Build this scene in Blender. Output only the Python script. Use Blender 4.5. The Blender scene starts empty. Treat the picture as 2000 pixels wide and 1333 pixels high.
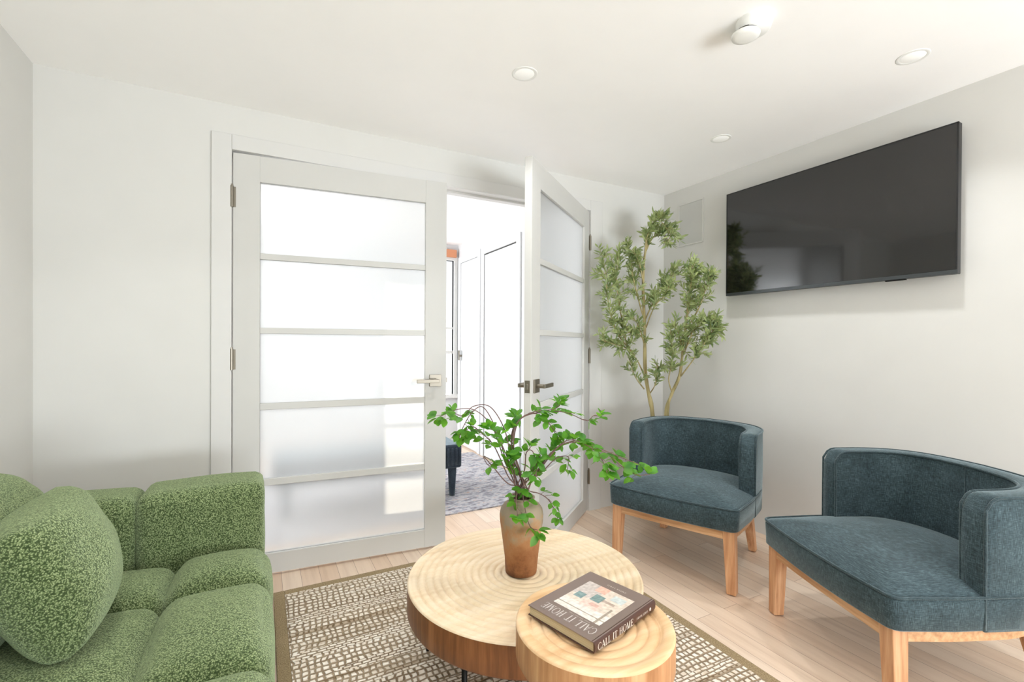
import bpy, bmesh, math, random
from mathutils import Vector, Matrix, noise
random.seed(7)
sc = bpy.context.scene
col = sc.collection
PI = math.pi
R = math.radians

# ------------------------------------------------------------------ camera
F, PHI, CAMH = 915.45, R(28.01), 1.1441
PITCH, ROLL = R(-.33), R(.31)
cam_d = bpy.data.cameras.new('camera'); cam = bpy.data.objects.new('camera', cam_d); col.objects.link(cam)
cam_d.sensor_width = 36; cam_d.lens = F/2000*36; cam_d.shift_y = 9.61/2000; cam_d.clip_start = .02
fwd0 = Vector((math.sin(PHI), math.cos(PHI), 0)); rgt0 = Vector((math.cos(PHI), -math.sin(PHI), 0)); up0 = Vector((0, 0, 1))
fwd = fwd0*math.cos(PITCH)+up0*math.sin(PITCH); up1 = up0*math.cos(PITCH)-fwd0*math.sin(PITCH)
rgt = rgt0*math.cos(ROLL)+up1*math.sin(ROLL); up = up1*math.cos(ROLL)-rgt0*math.sin(ROLL)
cam.matrix_world = Matrix(((rgt.x, up.x, -fwd.x, 0), (rgt.y, up.y, -fwd.y, 0), (rgt.z, up.z, -fwd.z, CAMH), (0, 0, 0, 1)))
sc.camera = cam

# ------------------------------------------------------------------ world, sun, daylight fill, exposure
w = bpy.data.worlds.new('world'); sc.world = w; w.use_nodes = True
w.node_tree.nodes['Background'].inputs[0].default_value = (.86, .93, 1, 1)
w.node_tree.nodes['Background'].inputs[1].default_value = 1.1
def area(name, loc, rot, sx, sy, power, color=(1, 1, 1), spread=180):
    d = bpy.data.lights.new(name, 'AREA'); d.shape = 'RECTANGLE'; d.size = sx; d.size_y = sy; d.energy = power; d.color = color
    d.spread = R(spread)
    o = bpy.data.objects.new(name, d); col.objects.link(o); o.location = loc; o.rotation_euler = rot; return o
# added upward fill, shining in through an unseen window behind the camera
area('rear_fill_uplight', (1.45, -2.95, .62), (R(148), 0, R(24)), 2.3, 1.1, 132, (.89, .95, 1.0))
# hall daylight, from an unseen window added on the hall's left
area('hall_daylight_fill', (-1.72, 3.9, 1.35), (0, R(-90), 0), 1.6, 1.9, 80, (.94, .97, 1))
sun_d = bpy.data.lights.new('sun', 'SUN'); sun_d.energy = 5; sun_d.angle = R(.6); sun_d.color = (1, .9, .74)
sun = bpy.data.objects.new('sun', sun_d); col.objects.link(sun); sun.location = (4, 9, 4)
sun.rotation_euler = Vector((-1.06, -2.5, -.61)).to_track_quat('-Z', 'Y').to_euler()
sc.view_settings.view_transform = 'Standard'; sc.view_settings.look = 'None'
sc.view_settings.exposure = 0.63; sc.view_settings.gamma = 1; sc.view_settings.use_curve_mapping = False
sc.cycles.use_denoising = True
sc.cycles.max_bounces = 12; sc.cycles.diffuse_bounces = 8; sc.cycles.transmission_bounces = 8
sc.cycles.sample_clamp_indirect = 8; sc.cycles.caustics_refractive = True

# ------------------------------------------------------------------ helpers
def lin(c):
    return tuple(((v/255)/12.92 if v/255 <= .04045 else ((v/255+.055)/1.055)**2.4) for v in c) + (1,)
class NT:
    def __init__(s, name):
        s.m = bpy.data.materials.new(name); s.m.use_nodes = True; s.t = s.m.node_tree; s.b = s.t.nodes['Principled BSDF']
        s.out = s.t.nodes['Material Output']
    def n(s, typ, **k):
        x = s.t.nodes.new(typ)
        for a, v in k.items():
            if isinstance(v, (int, float, str, bool)) and hasattr(x, a): setattr(x, a, v)
        return x
    def l(s, a, b): s.t.links.new(a, b)
    def coords(s, scale=(1, 1, 1), rot=(0, 0, 0), kind='Object'):
        tc = s.n('ShaderNodeTexCoord'); mp = s.n('ShaderNodeMapping'); mp.inputs['Scale'].default_value = scale; mp.inputs['Rotation'].default_value = rot
        s.l(tc.outputs[kind], mp.inputs[0]); return mp.outputs[0]
    def noise(s, vec, scale, detail=3, rough=.5):
        x = s.n('ShaderNodeTexNoise'); x.inputs['Scale'].default_value = scale; x.inputs['Detail'].default_value = detail; x.inputs['Roughness'].default_value = rough
        s.l(vec, x.inputs['Vector']); return x.outputs['Fac']
    def ramp(s, fac, stops):
        x = s.n('ShaderNodeValToRGB'); e = x.color_ramp.elements
        while len(e) < len(stops): e.new(.5)
        for i, (p, c) in enumerate(stops): e[i].position = p; e[i].color = lin(c)
        s.l(fac, x.inputs[0]); return x.outputs[0]
    def bump(s, h, strength=.3, dist=.01):
        x = s.n('ShaderNodeBump'); x.inputs['Strength'].default_value = strength; x.inputs['Distance'].default_value = dist
        s.l(h, x.inputs['Height']); s.l(x.outputs[0], s.b.inputs['Normal']); return x
    def set(s, **k):
        for a, v in k.items(): s.b.inputs[a.replace('_', ' ')].default_value = v
        return s
def plain(name, rgb, rough=.6, metal=0., spec=.5, nz=0, bump=0, bscale=200, **k):
    m = NT(name); c = m.coords()
    m.set(Roughness=rough, Metallic=metal); m.b.inputs['Specular IOR Level'].default_value = spec
    f = m.noise(c, 6 if not nz else nz)
    a = tuple(max(0, v-1) for v in rgb); b = tuple(min(255, v+1) for v in rgb)
    m.l(m.ramp(f, [(.3, a), (.7, b)]), m.b.inputs['Base Color'])
    if bump: m.bump(m.noise(c, bscale, 2), bump, .002)
    for q, v in k.items(): m.b.inputs[q.replace('_', ' ')].default_value = v
    return m.m
MW = plain('wall_paint', (214, 213, 209), .85, spec=.2)
MCEIL = plain('ceiling_paint', (250, 249, 248), .9, spec=.1)
MTRIM = plain('trim_paint', (212, 211, 208), .45, spec=.3)
MDOOR = plain('door_paint', (203, 202, 198), .45, spec=.3)
MHALL = plain('hall_paint', (208, 209, 210), .8, spec=.2)
MNICK = plain('satin_nickel', (146, 139, 127), .42, 1.)
MWHITEP = plain('white_plastic', (238, 238, 235), .4)
MLENS = plain('downlight_lens_added_glow', (245, 245, 242), .5, **{'Emission_Color': (1, .98, .95, 1), 'Emission_Strength': .12})  # faint glow added to the lenses of unlit downlights
MGREYV = plain('pale_grey_grille', (196, 196, 192), .7)
MDARK = plain('dark_slot', (60, 58, 54), .8)
MBLACK = plain('black_metal', (22, 21, 20), .45, .6)
MTVB = plain('television_bezel', (26, 27, 28), .35)
MTVCH = plain('television_chin', (74, 78, 80), .35, .5)

m = NT('television_screen'); m.set(Roughness=.07); m.b.inputs['Base Color'].default_value = lin((14, 14, 14)); m.b.inputs['Specular IOR Level'].default_value = .9
MSCREEN = m.m
def frosted():
    m = NT('frosted_glass'); m.t.nodes.remove(m.b)
    tr = m.n('ShaderNodeBsdfTranslucent'); tr.inputs[0].default_value = (.86, .865, .86, 1)
    rf = m.n('ShaderNodeBsdfRefraction'); rf.inputs['Color'].default_value = (.885, .89, .885, 1); rf.inputs['Roughness'].default_value = .34; rf.inputs['IOR'].default_value = 1.3
    gl = m.n('ShaderNodeBsdfGlossy'); gl.inputs['Roughness'].default_value = .25
    df = m.n('ShaderNodeBsdfDiffuse'); df.inputs[0].default_value = lin((240, 243, 244))
    a = m.n('ShaderNodeMixShader'); a.inputs[0].default_value = .72; m.l(tr.outputs[0], a.inputs[1]); m.l(rf.outputs[0], a.inputs[2])
    b = m.n('ShaderNodeMixShader'); b.inputs[0].default_value = .10; m.l(a.outputs[0], b.inputs[1]); m.l(df.outputs[0], b.inputs[2])
    c = m.n('ShaderNodeMixShader'); c.inputs[0].default_value = .04; m.l(b.outputs[0], c.inputs[1]); m.l(gl.outputs[0], c.inputs[2])
    m.l(c.outputs[0], m.out.inputs['Surface']); return m.m
MFROST = frosted()

def wood_floor():
    m = NT('oak_floor'); c = m.coords(rot=(0, 0, R(90)))
    br = m.n('ShaderNodeTexBrick'); br.inputs['Scale'].default_value = 1; br.inputs['Brick Width'].default_value = 1.35; br.inputs['Row Height'].default_value = .084
    br.inputs['Mortar Size'].default_value = .0009; br.inputs['Mortar Smooth'].default_value = .2; br.inputs['Bias'].default_value = 0; br.offset = .37
    br.inputs['Color1'].default_value = (0, 0, 0, 1); br.inputs['Color2'].default_value = (1, 1, 1, 1); br.inputs['Mortar'].default_value = (.5, .5, .5, 1)
    m.l(c, br.inputs['Vector'])
    base = m.ramp(br.outputs['Color'], [(0, (220, 194, 170)), (.5, (229, 206, 184)), (1, (236, 217, 198))])
    # grain, stretched along the boards and shifted per board
    tc = m.n('ShaderNodeTexCoord'); mp = m.n('ShaderNodeMapping'); mp.inputs['Scale'].default_value = (30, 1.6, 1); m.l(tc.outputs['Object'], mp.inputs[0])
    add = m.n('ShaderNodeVectorMath', operation='ADD'); sc_ = m.n('ShaderNodeVectorMath', operation='SCALE'); sc_.inputs['Scale'].default_value = 40
    m.l(br.outputs['Color'], sc_.inputs[0]); m.l(mp.outputs[0], add.inputs[0]); m.l(sc_.outputs[0], add.inputs[1])
    g = m.noise(add.outputs[0], 1.3, 6, .6)
    gr = m.ramp(g, [(.3, (222, 210, 200)), (.5, (244, 240, 235)), (.72, (255, 253, 250))])
    mx = m.n('ShaderNodeMix', data_type='RGBA', blend_type='MULTIPLY'); mx.inputs[0].default_value = .6
    m.l(base, mx.inputs[6]); m.l(gr, mx.inputs[7])
    mm = m.n('ShaderNodeMix', data_type='RGBA'); m.l(br.outputs['Fac'], mm.inputs[0]); m.l(mx.outputs[2], mm.inputs[6]); mm.inputs[7].default_value = lin((150, 118, 98))
    m.l(mm.outputs[2], m.b.inputs['Base Color']); m.set(Roughness=.34); m.b.inputs['Specular IOR Level'].default_value = .65
    m.bump(g, .06, .002); return m.m
MFLOOR = wood_floor()

def wood(name, c0, c1, c2, axis='Z', rough=.5, sc_=1.):
    m = NT(name); s = {'X': (3, 45, 45), 'Y': (45, 3, 45), 'Z': (45, 45, 3)}[axis]
    c = m.coords(tuple(v*sc_ for v in s)); g = m.noise(c, 1.2, 5, .6)
    m.l(m.ramp(g, [(.3, c0), (.5, c1), (.72, c2)]), m.b.inputs['Base Color']); m.set(Roughness=rough); m.bump(g, .15, .002); return m.m
MLEGW = wood('chair_leg_wood', (176, 122, 82), (204, 152, 110), (221, 176, 136), 'Z')
MRAILW = wood('chair_rail_wood', (180, 130, 88), (206, 158, 114), (224, 182, 140), 'X')
MSIDE_SHADED = wood('table_edge_wood_shaded', (100, 58, 30), (132, 82, 46), (160, 106, 66), 'Z', .45, .8)  # edge darker than the wood itself, shade put into the colour
MSIDE_LIT = wood('small_table_edge_wood_lit', (160, 108, 66), (192, 140, 96), (214, 168, 124), 'Z', .45, .8)  # lighter tone of the edge wood, its lit state put into the colour
MTOPW = wood('table_top_wood', (214, 188, 152), (226, 204, 172), (234, 216, 190), 'X', .42, .5)
MTOPW2 = wood('small_table_top_wood', (206, 162, 116), (222, 184, 140), (236, 206, 168), 'X', .42, .5)

def linen(name, d, mid, li):
    m = NT(name); c1 = m.coords((900, 900, 60)); c2 = m.coords((60, 60, 1100)); c3 = m.coords((1, 1, 1))
    a = m.noise(c1, 1, 2); b = m.noise(c2, 1, 2); k = m.noise(c3, 9, 3)
    ad = m.n('ShaderNodeMath', operation='ADD'); m.l(a, ad.inputs[0]); m.l(b, ad.inputs[1])
    ml = m.n('ShaderNodeMath', operation='MULTIPLY'); m.l(ad.outputs[0], ml.inputs[0]); ml.inputs[1].default_value = .42
    a2 = m.n('ShaderNodeMath', operation='MULTIPLY_ADD'); m.l(k, a2.inputs[0]); a2.inputs[1].default_value = .16; m.l(ml.outputs[0], a2.inputs[2])
    m.l(m.ramp(a2.outputs[0], [(.34, d), (.5, mid), (.68, li)]), m.b.inputs['Base Color'])
    m.set(Roughness=.8); m.b.inputs['Sheen Weight'].default_value = .65; m.b.inputs['Sheen Roughness'].default_value = .35; m.b.inputs['Sheen Tint'].default_value = (.75, .9, .95, 1)
    m.b.inputs['Specular IOR Level'].default_value = .2
    m.bump(ad.outputs[0], .35, .0015); return m.m
MLINEN = linen('slate_linen', (26, 34, 37), (54, 69, 74), (100, 120, 126))
MPIPE = linen('slate_piping', (30, 40, 44), (52, 66, 70), (92, 108, 112))
MHBENCH = linen('charcoal_velvet', (34, 42, 52), (52, 62, 74), (76, 88, 100))

def boucle(name, tone=0):
    m = NT(name); c = m.coords()
    n0 = m.noise(c, 90, 2)
    dd = m.n('ShaderNodeVectorMath', operation='MULTIPLY_ADD')
    tc = m.n('ShaderNodeTexNoise'); tc.inputs['Scale'].default_value = 110; m.l(c, tc.inputs['Vector'])
    m.l(tc.outputs['Color'], dd.inputs[0]); dd.inputs[1].default_value = (.008, .008, .008); m.l(c, dd.inputs[2])
    v = m.n('ShaderNodeTexVoronoi', feature='F1'); v.inputs['Scale'].default_value = 270; m.l(dd.outputs[0], v.inputs['Vector'])
    inv = m.n('ShaderNodeMath', operation='SUBTRACT'); inv.inputs[0].default_value = 1; m.l(v.outputs['Distance'], inv.inputs[1])
    big = m.noise(c, 5, 2)
    mixf = m.n('ShaderNodeMath', operation='MULTIPLY_ADD'); m.l(big, mixf.inputs[0]); mixf.inputs[1].default_value = .14; m.l(inv.outputs[0], mixf.inputs[2])
    m.l(m.ramp(mixf.outputs[0], [(.40, (56, 70, 40)), (.64, (108, 124, 82)), (.98, (168, 178, 134))]), m.b.inputs['Base Color'])
    m.set(Roughness=.95); m.b.inputs['Specular IOR Level'].default_value = .1
    m.b.inputs['Sheen Weight'].default_value = .5; m.b.inputs['Sheen Roughness'].default_value = .5; m.b.inputs['Sheen Tint'].default_value = (.8, .95, .6, 1)
    m.bump(inv.outputs[0], .6, .004); return m.m
MBOUCLE = boucle('green_boucle')

def rug_mat():
    m = NT('woven_rug')
    tc = m.n('ShaderNodeTexCoord')
    ns = m.n('ShaderNodeTexNoise'); ns.inputs['Scale'].default_value = 16; ns.inputs['Detail'].default_value = 3; m.l(tc.outputs['Object'], ns.inputs['Vector'])
    d = m.n('ShaderNodeVectorMath', operation='MULTIPLY_ADD'); d.inputs[1].default_value = (.034, .020, 0); m.l(ns.outputs['Color'], d.inputs[0]); m.l(tc.outputs['Object'], d.inputs[2])
    def bricks(w_, h_, off, mort):
        br = m.n('ShaderNodeTexBrick'); br.offset = off; br.inputs['Scale'].default_value = 1; br.inputs['Brick Width'].default_value = w_; br.inputs['Row Height'].default_value = h_
        br.inputs['Mortar Size'].default_value = mort; br.inputs['Mortar Smooth'].default_value = .7; br.inputs['Bias'].default_value = 0
        br.inputs['Color1'].default_value = (0, 0, 0, 1); br.inputs['Color2'].default_value = (1, 1, 1, 1); br.inputs['Mortar'].default_value = (0, 0, 0, 1)
        m.l(d.outputs[0], br.inputs['Vector']); return br
    b1 = bricks(.0235, .025, .12, .0055); b2 = bricks(.031, .0150, .45, .0036)
    # bands of the two weaves, running along the rows
    mp = m.n('ShaderNodeMapping'); mp.inputs['Scale'].default_value = (.6, 13, 1); m.l(tc.outputs['Object'], mp.inputs[0])
    bn = m.noise(mp.outputs[0], 1.0, 1); th = m.n('ShaderNodeMath', operation='GREATER_THAN'); th.inputs[1].default_value = .53; m.l(bn, th.inputs[0])
    mf = m.n('ShaderNodeMix', data_type='FLOAT'); m.l(th.outputs[0], mf.inputs[0]); m.l(b1.outputs['Fac'], mf.inputs[2]); m.l(b2.outputs['Fac'], mf.inputs[3])
    sp = m.noise(tc.outputs['Object'], 60, 2); band = m.noise(mp.outputs[0], 2.2, 2)
    ya = m.ramp(sp, [(.3, (214, 198, 178)), (.55, (236, 226, 212)), (.8, (246, 240, 230))])
    br_ = m.ramp(band, [(.35, (128, 108, 84)), (.6, (164, 146, 122))])
    mx = m.n('ShaderNodeMix', data_type='RGBA'); m.l(mf.outputs[0], mx.inputs[0]); m.l(ya, mx.inputs[6]); m.l(br_, mx.inputs[7])
    # dull rows now and then
    th2 = m.ramp(band, [(.55, (255, 255, 255)), (.68, (176, 160, 138))])
    mu = m.n('ShaderNodeMix', data_type='RGBA', blend_type='MULTIPLY'); mu.inputs[0].default_value = .8; m.l(mx.outputs[2], mu.inputs[6]); m.l(th2, mu.inputs[7])
    m.l(mu.outputs[2], m.b.inputs['Base Color']); m.set(Roughness=.95); m.b.inputs['Specular IOR Level'].default_value = .1
    inv = m.n('ShaderNodeMath', operation='SUBTRACT'); inv.inputs[0].default_value = 1; m.l(mf.outputs[0], inv.inputs[1]); m.bump(inv.outputs[0], .8, .006); return m.m
MRUG = rug_mat()
m = NT('rug_binding_weave'); c = m.coords((260, 260, 260)); g = m.noise(c, 1, 2)
m.l(m.ramp(g, [(.3, (120, 100, 70)), (.6, (160, 140, 106)), (.8, (184, 166, 134))]), m.b.inputs['Base Color']); m.set(Roughness=.95); m.bump(g, .6, .003); MBIND = m.m
m = NT('faded_persian_rug'); c = m.coords((1, 3.2, 1)); g = m.noise(c, 9, 5, .7); g2 = m.noise(m.coords(), 40, 3)
aa = m.n('ShaderNodeMath', operation='MULTIPLY_ADD'); m.l(g2, aa.inputs[0]); aa.inputs[1].default_value = .35; m.l(g, aa.inputs[2])
m.l(m.ramp(aa.outputs[0], [(.5, (112, 100, 104)), (.62, (150, 150, 158)), (.74, (196, 194, 196)), (.85, (176, 150, 138))]), m.b.inputs['Base Color']); m.set(Roughness=.95); MRUG2 = m.m

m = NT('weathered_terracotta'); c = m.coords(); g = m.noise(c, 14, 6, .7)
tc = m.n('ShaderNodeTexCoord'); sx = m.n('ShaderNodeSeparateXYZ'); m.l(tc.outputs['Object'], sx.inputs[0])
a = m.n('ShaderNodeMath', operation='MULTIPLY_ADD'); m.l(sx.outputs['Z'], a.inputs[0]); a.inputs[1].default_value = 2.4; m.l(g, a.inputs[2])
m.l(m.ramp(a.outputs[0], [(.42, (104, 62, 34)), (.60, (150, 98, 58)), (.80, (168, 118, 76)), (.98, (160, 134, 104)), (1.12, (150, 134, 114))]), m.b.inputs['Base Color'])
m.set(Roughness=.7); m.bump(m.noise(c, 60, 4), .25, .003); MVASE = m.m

def leafm(name, a, b, tr, w_=.45):
    m = NT(name); c = m.coords(); oi = m.noise(c, 26, 1)
    rp = m.ramp(oi, [(.32, a), (.68, b)]); m.l(rp, m.b.inputs['Base Color']); m.set(Roughness=.45)
    t = m.n('ShaderNodeBsdfTranslucent'); t.inputs[0].default_value = lin(tr)
    x = m.n('ShaderNodeMixShader'); x.inputs[0].default_value = w_; m.l(m.b.outputs[0], x.inputs[1]); m.l(t.outputs[0], x.inputs[2]); m.l(x.outputs[0], m.out.inputs['Surface']); return m.m
MLEAF = leafm('branch_leaf_green', (44, 104, 30), (92, 156, 52), (140, 205, 60))
MOLIVE = leafm('olive_leaf_green', (84, 110, 66), (176, 186, 132), (196, 208, 140), .35)
MSTEM = plain('brown_twig', (112, 84, 78), .7, nz=30)
MTRUNK = wood('olive_trunk_bark', (126, 114, 74), (168, 154, 108), (192, 178, 134), 'Z', .8, .6)
MSOIL = plain('planter_black', (40, 38, 36), .7)
MCOVER = plain('book_cover_taupe', (126, 108, 102), .28, spec=.8)
MSPINE = plain('book_spine_brown', (72, 46, 38), .35)
MPAGES = NT('book_pages'); c = MPAGES.coords((1, 1, 900)); g = MPAGES.noise(c, 1, 2)
MPAGES.l(MPAGES.ramp(g, [(.3, (150, 136, 106)), (.7, (206, 192, 160))]), MPAGES.b.inputs['Base Color']); MPAGES = MPAGES.m
MINK = plain('pale_ink', (226, 216, 206), .4)
MINK2 = plain('silver_ink', (206, 198, 194), .35)
m = NT('cover_photograph'); at = m.n('ShaderNodeVertexColor'); at.layer_name = 'print'; m.l(at.outputs[0], m.b.inputs['Base Color']); m.set(Roughness=.3); m.b.inputs['Specular IOR Level'].default_value = .8; MPHOTO = m.m
MSHADE = plain('roman_shade_rust', (206, 140, 104), .9)

def tag(o, label=None, cat=None, group=None, kind=None):
    if label: o['label'] = label
    if cat: o['category'] = cat
    if group: o['group'] = group
    if kind: o['kind'] = kind
    return o
def empty(name, loc=(0, 0, 0), rz=0):
    o = bpy.data.objects.new(name, None); col.objects.link(o); o.location = loc; o.rotation_euler = (0, 0, rz); o.empty_display_size = .05; return o
def link(name, bm, mat, parent=None, smooth=False, bevel=0, seg=2, mats=None):
    me = bpy.data.meshes.new(name); bmesh.ops.recalc_face_normals(bm, faces=bm.faces) if not smooth == 'keep' else None
    bm.to_mesh(me); bm.free()
    for x in (mats or [mat]): me.materials.append(x)
    if smooth:
        for p in me.polygons: p.use_smooth = True
    o = bpy.data.objects.new(name, me); col.objects.link(o)
    if parent: o.parent = parent
    if bevel:
        b = o.modifiers.new('bevel', 'BEVEL'); b.width = bevel; b.segments = seg; b.limit_method = 'ANGLE'; b.angle_limit = R(40); b.harden_normals = True
        for p in me.polygons: p.use_smooth = True
    return o
def bx(bm, a, b, M=None):
    vs = [Vector((x, y, z)) for x in (a[0], b[0]) for y in (a[1], b[1]) for z in (a[2], b[2])]
    if M: vs = [M @ v for v in vs]
    v = [bm.verts.new(p) for p in vs]
    for f in ((0, 1, 3, 2), (4, 6, 7, 5), (0, 4, 5, 1), (2, 3, 7, 6), (0, 2, 6, 4), (1, 5, 7, 3)): bm.faces.new([v[i] for i in f])
def taper(bm, ca, ha, cb, hb):
    # square post from centre ca (half sizes ha) to cb (hb)
    v = [bm.verts.new((c[0]+sx*h[0], c[1]+sy*h[1], c[2])) for c, h in ((ca, ha), (cb, hb)) for sx, sy in ((-1, -1), (1, -1), (1, 1), (-1, 1))]
    for f in ((3, 2, 1, 0), (4, 5, 6, 7), (0, 1, 5, 4), (1, 2, 6, 5), (2, 3, 7, 6), (3, 0, 4, 7)): bm.faces.new([v[i] for i in f])
def boxo(name, a, b, mat, parent=None, bevel=0, seg=2):
    bm = bmesh.new(); bx(bm, a, b); return link(name, bm, mat, parent, bevel=bevel, seg=seg)
def cyl(bm, p0, p1, r0, r1=None, n=20, cap=True):
    r1 = r0 if r1 is None else r1; tube(bm, [p0, p1], [r0, r1], n, cap)
def tube(bm, pts, rad, n=8, cap=True, closed=False):
    pts = [Vector(p) for p in pts]; N = len(pts)
    if isinstance(rad, (int, float)): rad = [rad]*N
    rings = []; ref = None
    for i, p in enumerate(pts):
        if closed: t = pts[(i+1) % N]-pts[i-1]
        else: t = pts[min(i+1, N-1)]-pts[max(i-1, 0)]
        t.normalize()
        if ref is None: ref = Vector((0, 0, 1)) if abs(t.z) < .9 else Vector((1, 0, 0))
        u = t.cross(ref);
        if u.length < 1e-4: u = t.cross(Vector((0, 1, 0)))
        u.normalize(); v = u.cross(t).normalized(); ref = v
        rings.append([bm.verts.new(p+(u*math.cos(2*PI*k/n)+v*math.sin(2*PI*k/n))*rad[i]) for k in range(n)])
    for i in range(N if closed else N-1):
        a, b = rings[i], rings[(i+1) % N]
        for k in range(n): bm.faces.new((a[k], a[(k+1) % n], b[(k+1) % n], b[k]))
    if cap and not closed: bm.faces.new(rings[0][::-1]); bm.faces.new(rings[-1])
def lathe(bm, prof, c=(0, 0, 0), n=64):
    rings = []
    for r, z in prof:
        if r < 1e-6: rings.append([bm.verts.new((c[0], c[1], c[2]+z))])
        else: rings.append([bm.verts.new((c[0]+r*math.cos(2*PI*k/n), c[1]+r*math.sin(2*PI*k/n), c[2]+z)) for k in range(n)])
    for a, b in zip(rings, rings[1:]):
        for k in range(n):
            k2 = (k+1) % n
            if len(a) == 1 and len(b) == 1: continue
            if len(a) == 1: bm.faces.new((a[0], b[k], b[k2]))
            elif len(b) == 1: bm.faces.new((a[k], a[k2], b[0]))
            else: bm.faces.new((a[k], a[k2], b[k2], b[k]))
def spline(pts, sub=6):
    pts = [Vector(p) for p in pts]; out = []
    for i in range(len(pts)-1):
        p0 = pts[max(i-1, 0)]; p1 = pts[i]; p2 = pts[i+1]; p3 = pts[min(i+2, len(pts)-1)]
        for k in range(sub):
            t = k/sub; out.append(.5*((2*p1)+(-p0+p2)*t+(2*p0-5*p1+4*p2-p3)*t*t+(-p0+3*p1-3*p2+p3)*t**3))
    out.append(pts[-1]); return out
def puffy(bm, lo, hi, r, bulge, n=14, jitter=0):
    lo = Vector(lo); hi = Vector(hi); c = (lo+hi)/2; h = (hi-lo)/2
    if isinstance(bulge, (int, float)): bulge = (bulge,)*3
    cache = {}
    def P(u):
        key = tuple(round(x, 5) for x in u)
        if key in cache: return cache[key]
        # denser sampling near the edges
        uu = [math.copysign(1-(1-abs(x))**1.5, x) for x in u]
        q = Vector([uu[i]*h[i] for i in range(3)]); rr = min(r, *h)
        core = Vector([max(-(h[i]-rr), min(h[i]-rr, q[i])) for i in range(3)])
        d = q-core
        if d.length > 1e-9: d = d.normalized()*rr
        p = core+d
        for i in range(3):
            j, k = (i+1) % 3, (i+2) % 3
            p[i] += math.copysign(1, uu[i])*bulge[i]*abs(uu[i])**2*max(0, 1-uu[j]**2)*max(0, 1-uu[k]**2)
        if jitter: p += Vector((noise.noise(p*7+c), noise.noise(p*7+c*2+Vector((5, 5, 5))), noise.noise(p*7+Vector((9, 1, 3)))))*jitter
        cache[key] = bm.verts.new(c+p); return cache[key]
    for ax in range(3):
        for s in (-1, 1):
            for i in range(n):
                for j in range(n):
                    f = []
                    for a, b in ((i, j), (i+1, j), (i+1, j+1), (i, j+1)):
                        u = [0, 0, 0]; u[ax] = s; u[(ax+1) % 3] = -1+2*a/n; u[(ax+2) % 3] = -1+2*b/n; f.append(P(u))
                    bm.faces.new(f if s > 0 else f[::-1])
def leaf(bm, p, d, upv, L, W, fold=.25, curl=.15):
    d = d.normalized(); s = d.cross(upv)
    if s.length < 1e-3: s = d.cross(Vector((1, 0, 0)))
    s.normalize(); nrm = s.cross(d).normalized()
    prof = [(0, .04), (.18, .62), (.42, 1.), (.68, .86), (.88, .42), (1, .02)]
    rows = []
    for t, wd in prof:
        cpt = p+d*(L*t)-nrm*(curl*L*t*t)
        e = s*(W*.5*wd); lift = nrm*(fold*W*.5*wd)
        rows.append([bm.verts.new(cpt-e+lift), bm.verts.new(cpt), bm.verts.new(cpt+e+lift)])
    for a, b in zip(rows, rows[1:]):
        bm.faces.new((a[0], a[1], b[1], b[0])); bm.faces.new((a[1], a[2], b[2], b[1]))
def copy_tree(o, parent=None):
    c = o.copy(); col.objects.link(c); c.parent = parent
    for ch in [x for x in col.objects if x.parent == o]: copy_tree(ch, c)
    return c
def V3(x, y, fw):
    """a point at depth fw (metres) in front of the camera, seen at photo pixel x, y"""
    la = (x-1000)/F*fw; z = (676.11-y)/F*fw
    p = fwd*fw+rgt*la+up*z; return Vector((p.x, p.y, p.z+CAMH))

# ------------------------------------------------------------------ room shell
D = 2.5845; XL, XR_ = -.821, 2.666; H = 2.2626; Y0 = -2.6; YH = 5.05; HXR = 1.98; HXL = -1.6
OX0, OX1, OT = -.13, 1.97, 2.05
tag(boxo('floor', (-1.8, -2.8, -.1), (2.9, 5.3, 0), MFLOOR), 'pale oak plank floor', kind='structure')
tag(boxo('ceiling', (-1.8, -2.8, H), (2.9, 5.3, H+.1), MCEIL), 'white ceiling', kind='structure')
def S(o, label=None): return tag(o, label, kind='structure')
S(boxo('wall_left', (XL-.12, Y0-.1, 0), (XL, D+.12, H), MW))
S(boxo('wall_right', (XR_, Y0-.1, 0), (XR_+.12, D+.12, H), MW))
bm = bmesh.new(); bx(bm, (XL, D, 0), (OX0-.02, D+.12, H)); bx(bm, (OX1+.02, D, 0), (XR_, D+.12, H)); bx(bm, (OX0-.02, D, OT+.02), (OX1+.02, D+.12, H))
S(link('wall_back', bm, MW))
bm = bmesh.new(); WX0, WX1, WZ0, WZ1 = .3, 2.6, .08, 2.15
bx(bm, (XL, Y0-.12, 0), (WX0, Y0, H)); bx(bm, (WX1, Y0-.12, 0), (XR_, Y0, H)); bx(bm, (WX0, Y0-.12, 0), (WX1, Y0, WZ0)); bx(bm, (WX0, Y0-.12, WZ1), (WX1, Y0, H))
S(link('wall_rear', bm, MW))
w1 = S(empty('added_rear_window', (0, Y0, 0)))  # unseen window, added to let the rear fill light in
bm = bmesh.new()
for a, b in (((WX0, -.09, WZ0), (WX0+.05, -.03, WZ1)), ((WX1-.05, -.09, WZ0), (WX1, -.03, WZ1)), ((WX0, -.09, WZ0), (WX1, -.03, WZ0+.05)), ((WX0, -.09, WZ1-.05), (WX1, -.03, WZ1)), ((1.43, -.09, WZ0), (1.47, -.03, WZ1))): bx(bm, a, b)
link('window_frame', bm, MTRIM, w1)
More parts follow.
